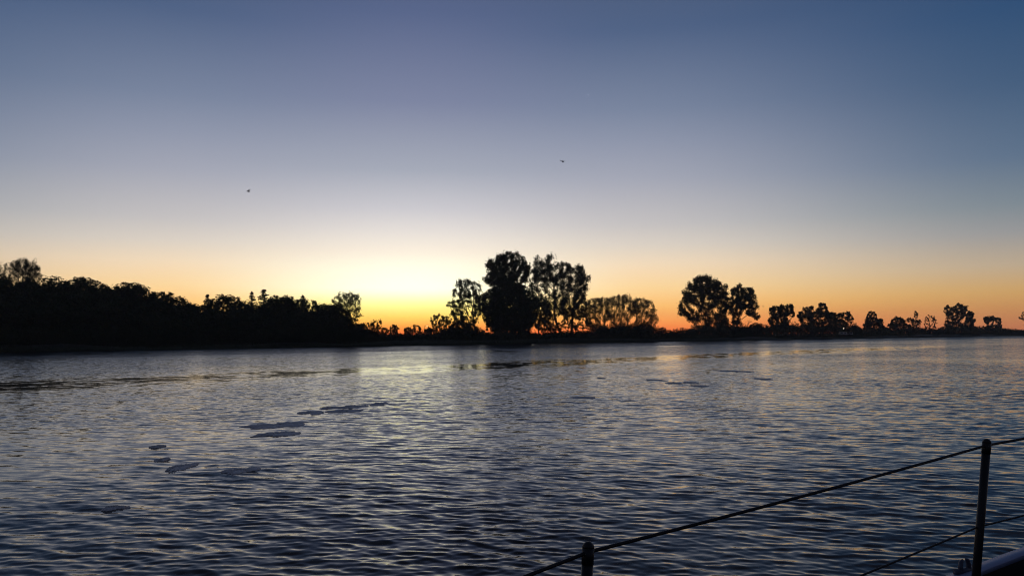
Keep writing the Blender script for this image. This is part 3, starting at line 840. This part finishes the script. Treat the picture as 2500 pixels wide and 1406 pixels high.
# ------------------------------------------------------------------ mesh bits
class MB:
    def __init__(self): self.V = []; self.F = {}; self.n = 0
    def add(self, V, F):
        F = np.asarray(F) + self.n
        self.F.setdefault(F.shape[1], []).append(F); self.V.append(np.asarray(V, float)); self.n += len(V)
    def tube(self, pts, r, sides=12, cap=True):
        pts = np.asarray(pts, float); m = len(pts)
        rs = np.full(m, r) if np.isscalar(r) else np.asarray(r, float)
        T = np.gradient(pts, axis=0); T /= np.linalg.norm(T, axis=1, keepdims=True) + 1e-12
        ref = np.array([0, 0, 1.0]) if abs(T[0][2]) < 0.9 else np.array([1.0, 0, 0])
        u = np.cross(T, ref); u /= np.linalg.norm(u, axis=1, keepdims=True); v = np.cross(u, T)
        an = np.linspace(0, 2 * math.pi, sides, endpoint=False)
        ring = pts[:, None] + rs[:, None, None] * (np.cos(an)[None, :, None] * u[:, None] + np.sin(an)[None, :, None] * v[:, None])
        a = np.arange(sides); b2 = (a + 1) % sides
        F = np.concatenate([np.stack([i * sides + a, i * sides + b2, (i + 1) * sides + b2, (i + 1) * sides + a], -1) for i in range(m - 1)])
        base = self.n
        self.add(ring.reshape(-1, 3), F)
        if cap:
            self.F.setdefault(sides, []).append(np.array([base + a[::-1], base + (m - 1) * sides + a]))
    def box(self, c, h):
        c = np.array(c, float); h = np.array(h, float)
        q = np.array([[x, y, z] for z in (-1, 1) for y in (-1, 1) for x in (-1, 1)]) * h + c
        self.add(q, [[0, 2, 3, 1], [4, 5, 7, 6], [0, 1, 5, 4], [2, 6, 7, 3], [0, 4, 6, 2], [1, 3, 7, 5]])
    def build(self, name, mat, parent=None, loc=None, smooth=False):
        V = np.concatenate(self.V)
        F = [np.concatenate(f) for f in self.F.values()]
        return link(name, mesh_np(name, V, F, mat, smooth), parent, loc)

def dome(mb, c, r, axis, k=7):
    """rounded end along axis"""
    q = np.linspace(0, math.pi / 2, k)
    pts = [np.array(c) + np.array(axis) * r * math.sin(a) for a in q]
    mb.tube(pts, [max(r * math.cos(a), 1e-4) for a in q], 16)

# ------------------------------------------------------------------ the sailing boat the picture is taken from
BC = np.array([0.871, 0.491]); BNn = np.array([-0.491, 0.871])      # fore direction, port direction
cc = np.array([-3.0, -2.0, -1.0, 0.0, 1.1, 2.0, 2.58, 3.14, 4.5, 6.0, 7.0, 7.7])
hb = np.array([0.25, 0.72, 1.0, 1.18, 1.44, 1.52, 1.552, 1.575, 1.50, 1.10, 0.60, 0.02])
zs = np.array([1.36, 1.34, 1.325, 1.32, 1.33, 1.35, 1.364, 1.385, 1.44, 1.52, 1.58, 1.62])
cf = np.linspace(-3.0, 7.7, 76)
# smooth the station curves a little
def smooth_i(xq, xs, ys):
    d = np.linspace(-0.25, 0.25, 7)
    return np.mean([np.interp(xq + k, xs, ys) for k in d], axis=0)
hbf = smooth_i(cf, cc, hb); zsf = smooth_i(cf, cc, zs)
boat = empty('sailing_boat', (0, 0, 0))
tag(boat, 'moored sailing boat side deck with pale rail, stanchions and wire lifelines', 'boat')
def plan(c, nn):
    return np.stack([c * BC[0] + nn * BNn[0], c * BC[1] + nn * BNn[1]], -1)
def strip(name, rows, mat, smooth=True):
    """rows: list of (m,3) polylines skinned in order"""
    m = len(rows[0]); V = np.concatenate(rows); a = np.arange(m - 1)
    F = np.concatenate([np.stack([i * m + a, i * m + a + 1, (i + 1) * m + a + 1, (i + 1) * m + a], -1) for i in range(len(rows) - 1)])
    mb = MB(); mb.add(V, F)
    return mb.build(name, mat, boat, smooth=smooth)
def line(off, dz, sgn=1):
    p = plan(cf, sgn * np.maximum(hbf + off, 0.005))
    return np.column_stack([p, zsf + dz])
def closed_strip(name, prof, mat, sgn):
    rows = [line(o_, z_, sgn) for o_, z_ in prof]
    return strip(name, rows + [rows[0]], mat, False)
for sgn in (1, -1):
    closed_strip('rail', [(-0.022, 0.008), (-0.019, 0.012), (0.022, 0.012), (0.026, 0.006), (0.026, -0.006), (-0.022, -0.006)], MAT['rail'], sgn)
    closed_strip('bulwark', [(-0.016, -0.0062), (0.016, -0.0062), (0.014, -0.16), (-0.018, -0.16)], MAT['bulwark'], sgn)
    rows = [line(0.016, -0.024, sgn), line(0.02, -0.30, sgn)]
    for f, z in ((0.97, -0.6), (0.88, -1.0), (0.70, -1.3), (0.35, -1.6), (0.0, -1.75)):
        p = plan(cf * (1 - 0.10 * (1 - f)) + 0.2 * (1 - f), sgn * hbf * f)
        rows.append(np.column_stack([p, zsf + z]))
    strip('hull', rows, MAT['hull'])
strip('deck', [np.column_stack([plan(cf, np.maximum(hbf - 0.021, 0.004) * f), zsf - 0.135 + 0.06 * (1 - f * f)]) for f in np.linspace(1, -1, 13)], MAT['deck'])

TOP1 = at(2410, 1070, 2.57); BOT1 = at(2381, 1430, 2.555)
TOP2 = at(1437, 1320, 1.72); BOT2 = at(1431, 1440, 1.715)
def extend(top, bot, z):
    k = (z - top[2]) / (bot[2] - top[2]); return top + (bot - top) * k
def stanchion(top, bot, r, zfoot):
    foot = extend(top, bot, zfoot)
    ax_ = (top - foot) / np.linalg.norm(top - foot)
    mb = MB(); mb.tube([foot, top - ax_ * 0.05], r, 20)
    st = mb.build('stanchion', MAT['steel'], boat, smooth=True)
    mb = MB(); mb.tube([top - ax_ * 0.05, top - ax_ * r * 1.1], r * 1.06, 20); dome(mb, top - ax_ * r * 1.1, r * 1.06, ax_)
    mb.build('end_cap', MAT['cap'], st, smooth=True)
    mb = MB(); mb.tube([foot - ax_ * 0.004, foot + ax_ * 0.06], r * 1.45, 20); mb.box(foot + [0, 0, -0.002], (0.045, 0.045, 0.006))
    mb.build('socket', MAT['steel'], st)
    return st
stanchion(TOP1, BOT1, 0.0130, 1.245)
stanchion(TOP2, BOT2, 0.0130, 1.215)
TOP3 = at(101, 1800, 1.0); BOT3 = TOP3 + np.array([-0.02, 0.0, -0.4])
stanchion(TOP3, BOT3, 0.0125, 1.205)
p4 = plan(np.array([4.4]), np.array([1.40]))[0]; TOP4 = np.array([p4[0], p4[1], 1.93]); BOT4 = TOP4 + np.array([0.02, -0.02, -0.4])
stanchion(TOP4, BOT4, 0.0125, 1.325)
U1 = at(2408, 1087, 2.57); U2 = at(1436, 1347, 1.72); U3 = at(101, 1838, 1.0); U4 = TOP4 - [0, 0, 0.03]
def wire(pts, r, sag):
    out = []
    for a_, b_ in zip(pts[:-1], pts[1:]):
        for k in range(12):
            f = k / 12; out.append(a_ + (b_ - a_) * f - np.array([0, 0, sag * 4 * f * (1 - f)]))
    out.append(pts[-1])
    mb = MB(); mb.tube(out, r, 10); return mb.build('lifeline', MAT['wire'], boat, smooth=True)
wire([U3, U2, U1, U4], 0.0042, 0.004)
Lw1 = at(2387, 1286, 2.56); Lw2 = extend(TOP2, BOT2, U2[2] - 0.285); Lw3 = U3 - [0, 0, 0.27]; Lw4 = TOP4 - [0, 0, 0.30]
wire([Lw3, Lw2, Lw1, Lw4], 0.0031, 0.004)
# fairlead on the rail
fp = plan(np.array([2.66]), np.array([1.56]))[0]; fz = float(np.interp(2.66, cf, zsf)) + 0.012
mb = MB(); fd = np.array([BC[0], BC[1], 0])
c0 = np.array([fp[0], fp[1], fz])
mb.tube([c0 - fd * 0.055 + [0, 0, .004], c0 + fd * 0.055 + [0, 0, .004]], 0.009, 10)
for s_ in (-1, 1):
    mb.tube([c0 + fd * 0.022 * s_, c0 + fd * 0.024 * s_ + [0, 0, 0.02], c0 + fd * 0.019 * s_ + [0, 0, 0.036], c0 + fd * 0.009 * s_ + [0, 0, 0.041]], [0.0085, 0.008, 0.007, 0.004], 10)
mb.build('fairlead', MAT['fitting'], boat, smooth=True)

# ------------------------------------------------------------------ birds
def bird(px, py, D, k, body, wings, label):
    """offsets in pixels of the photo give the pose; depth makes it solid"""
    c = at(px, py, D); s = D / FPX * k
    P = lambda q, dep=0.0: np.array([q[0] * s, dep * s, -q[1] * s])
    (hx, hy), (tx, ty) = body
    Vs = MB()
    h = P((hx, hy), -1.0); t_ = P((tx, ty), 1.0)
    f = np.array([0, .12, .3, .5, .7, .86, 1.0]); rr_ = np.array([.12, .55, .8, 1.0, .8, .5, .25]) * 0.062 * (s / 0.046)
    Vs.tube([h + (t_ - h) * q for q in f], rr_, 10)
    for (pts, deps, ch) in wings:
        ax_ = (h - t_) / np.linalg.norm(h - t_)
        secs = []
        for (q, dp, cw) in zip(pts, deps, ch):
            p = P(q, dp); cv = ax_ * cw * s
            up = np.array([0, 0, 0.22 * s * cw])
            secs.append([p + cv * 0.5, p + up * 0.5, p - cv * 0.5, p - up * 0.5])
        V = np.array(secs).reshape(-1, 3); m = len(secs); a = np.arange(4); b2 = (a + 1) % 4
        F = np.concatenate([np.stack([i * 4 + a, i * 4 + b2, (i + 1) * 4 + b2, (i + 1) * 4 + a], -1) for i in range(m - 1)])
        F = np.concatenate([F, [[3, 2, 1, 0]], [[(m - 1) * 4 + j for j in range(4)]]])
        Vs.add(V, F)
    o = Vs.build('bird', MAT['feather'], loc=c, smooth=False)
    return tag(o, label, 'bird', 'birds crossing the dawn sky')
bird(1373, 394.5, 85, 1.0, ((4.2, 1.8), (-1.2, 0.2)),
     [([(0.3, 0.0), (-3.0, -1.2), (-5.6, -1.8), (-3.4, 2.6)], [-0.5, -3, -6, -9], [2.2, 2.4, 2.2, 0.8]),
      ([(0.6, 0.0), (1.4, -2.2), (2.0, -3.9), (5.5, -3.2), (8.6, -1.6)], [0.5, 2, 4, 7, 9], [2.2, 2.2, 2.2, 1.4, 0.5])],
     'dark bird with wings bent in a zigzag, highest in the sky')
bird(606, 467, 95, 1.0, ((4.4, 2.3), (-3.8, -1.6)),
     [([(0.3, 0.2), (0.8, -2.4), (1.8, -4.4), (4.8, -5.8)], [0.5, 2, 4, 6], [2.6, 2.6, 2.0, 0.6]),
      ([(0.2, 0.8), (-1.6, 1.8), (-4.6, 1.3)], [-0.5, -4, -8], [2.6, 2.4, 0.7])],
     'dark bird with one wing raised, gliding over the wood')
bird(1863, 748, 210, 0.5, ((3.2, 0.6), (-2.6, 0.2)),
     [([(0, 0), (2.5, -1.4), (6, -0.6)], [0, 2, 4], [2, 2, .6]), ([(0, 0), (-2.5, -1.4), (-6, -0.4)], [0, -2, -4], [2, 2, .6])],
     'tiny far bird low beside the smaller leaning tree')

# ------------------------------------------------------------------ lamps, caravans, the morning star
def street_lamp(px, py_top, t, label, glow):
    b_ = base_at(px, t); top = at(px, py_top, b_[1]); H = top[2] - b_[2]
    root = empty('street_lamp', b_); tag(root, label, 'street lamp', 'street lamps on the far bank')
    mb = MB(); mb.tube([(0, 0, -0.2), (0, 0, H * 0.5), (0, 0, H)], [0.09, 0.075, 0.06], 10); mb.build('post', MAT['post'], root)
    mb = MB(); mb.tube([(0, 0, H - 0.05), (0.25, 0, H + 0.05), (0.7, 0, H + 0.06)], 0.045, 8); mb.build('arm', MAT['post'], root)
    mb = MB(); mb.box((0.75, 0, H + 0.03), (0.34, 0.14, 0.06)); mb.build('lamp_head', MAT['post'], root)
    mb = MB(); mb.tube([(0.75, 0, H - 0.035), (0.75, 0, H - 0.10), (0.75, 0, H - 0.20), (0.75, 0, H - 0.26)], [0.2, 0.24, 0.18, 0.05], 12)
    mb.build('lamp_glass', glow, root, smooth=True)
    return root
street_lamp(1037, 795, 60, 'street lamp post standing in the sunrise gap', emitter('lamp_glow_dim', (1, 0.8, 0.5), 1.6))
street_lamp(2056, 801, 9, 'lit street lamp in front of the last tree of the dense row', emitter('lamp_glow', (1, 0.86, 0.6), 4))

def caravan(px, t, L_, label):
    b_ = base_at(px, t); root = empty('caravan', b_); tag(root, label, 'caravan', 'pale caravans parked on the far bank')
    h = 1.5
    pr = np.array([[-L_ / 2, 0.5], [L_ / 2, 0.45], [L_ / 2, 1.3], [L_ / 2 - 0.25, h], [-L_ / 2 + 0.35, h], [-L_ / 2, 1.25]])
    m = len(pr); V = np.concatenate([np.column_stack([pr[:, 0], np.full(m, y), pr[:, 1]]) for y in (-0.9, 0.9)])
    a = np.arange(m); b2 = (a + 1) % m
    mb = MB(); mb.add(V, np.stack([a, b2, b2 + m, a + m], -1)); mb.add(V, [list(a[::-1]), list(a + m)])
    mb.build('body', MAT['van'], root)
    for x in (-L_ / 4, L_ / 4):
        mb = MB(); mb.box((x, -0.905, 1.08), (L_ / 9, 0.012, 0.17)); mb.build('window', MAT['vanglass'], root)
    for x in (-0.35, 0.4):
        mb = MB(); mb.tube([(x, -0.92, 0.3), (x, -0.74, 0.3)], 0.3, 16); mb.build('wheel', MAT['tyre'], root)
    return root
caravan(2057, 7, 2.6, 'pale caravan parked below the lit street lamp')
caravan(2073, 7, 2.2, 'shorter pale caravan parked next to the one under the lit lamp')

mb = MB(); sp = at(1436, 232, 4000.0)
for k in range(1):
    q = np.linspace(-math.pi / 2, math.pi / 2, 9)
    mb.tube([(0, 0, 2.1 * math.sin(a_)) for a_ in q], [max(2.1 * math.cos(a_), 1e-3) for a_ in q], 14)
tag(mb.build('planet', emitter('morning_star_light', (0.75, 0.8, 1.0), 1.2), loc=sp), 'single tiny bright morning star high in the blue sky', 'star')

# ------------------------------------------------------------------ haze
hz = bpy.data.materials.new('haze'); hz.use_nodes = True
t = hz.node_tree; t.nodes.remove(t.nodes['Principled BSDF'])
pv = t.nodes.new('ShaderNodeVolumePrincipled')
pv.inputs['Color'].default_value = (0.92, 0.92, 0.95, 1); pv.inputs['Density'].default_value = 0.00025; pv.inputs['Anisotropy'].default_value = 0.3
t.links.new(pv.outputs[0], t.nodes['Material Output'].inputs['Volume'])
mb = MB(); mb.box((0, 0, 17), (1260, 1260, 19))
tag(mb.build('haze', hz), 'thin dawn haze over the river and meadows', 'haze', kind='stuff')

# ------------------------------------------------------------------ low mist along the far bank
ms = np.arange(-170, 700, 2.5); mt = np.linspace(-46, 1.2, 20)
SG, TG = np.meshgrid(ms, mt, indexing='ij')
_nm = Vnoise(91)
fade = np.clip((TG + 46) / 16, 0, 1) * np.clip((1.2 - TG) / 2.5, 0, 1) * np.clip((SG + 170) / 40, 0, 1) * np.clip((700 - SG) / 60, 0, 1)
top = 0.10 + fade * np.clip(0.55 + 0.6 * _nm(SG * 0.045, TG * 0.07) + 0.45 * _nm(SG * 0.16, TG * 0.2) + 0.2 * _nm(SG * 0.5, TG * 0.5), 0.02, 2.2)
X, Y = bank_xy(SG, TG)
n1, n2 = SG.shape
V = np.concatenate([np.stack([X, Y, top], -1).reshape(-1, 3), np.stack([X, Y, np.full_like(X, 0.06)], -1).reshape(-1, 3)])
ix = np.arange(n1 * n2).reshape(n1, n2); off = n1 * n2
q = lambda I: np.stack([I[:-1, :-1], I[1:, :-1], I[1:, 1:], I[:-1, 1:]], -1).reshape(-1, 4)
F = [q(ix), q(ix + off)[:, ::-1]]
loop = np.concatenate([ix[:, 0], ix[-1, 1:], ix[-2::-1, -1], ix[0, -2:0:-1]]); nx = np.roll(loop, -1)
F.append(np.stack([nx, loop, loop + off, nx + off], -1))
mm = bpy.data.materials.new('mist'); mm.use_nodes = True
t = mm.node_tree; t.nodes.remove(t.nodes['Principled BSDF'])
pv = t.nodes.new('ShaderNodeVolumePrincipled')
pv.inputs['Color'].default_value = (0.95, 0.95, 0.96, 1); pv.inputs['Density'].default_value = 0.0028; pv.inputs['Anisotropy'].default_value = 0.5
t.links.new(pv.outputs[0], t.nodes['Material Output'].inputs['Volume'])
tag(link('mist', mesh_np('mist', V, np.concatenate(F)[:, ::-1], mm)), 'low wispy mist lying on the water along the far bank', 'mist', kind='stuff')
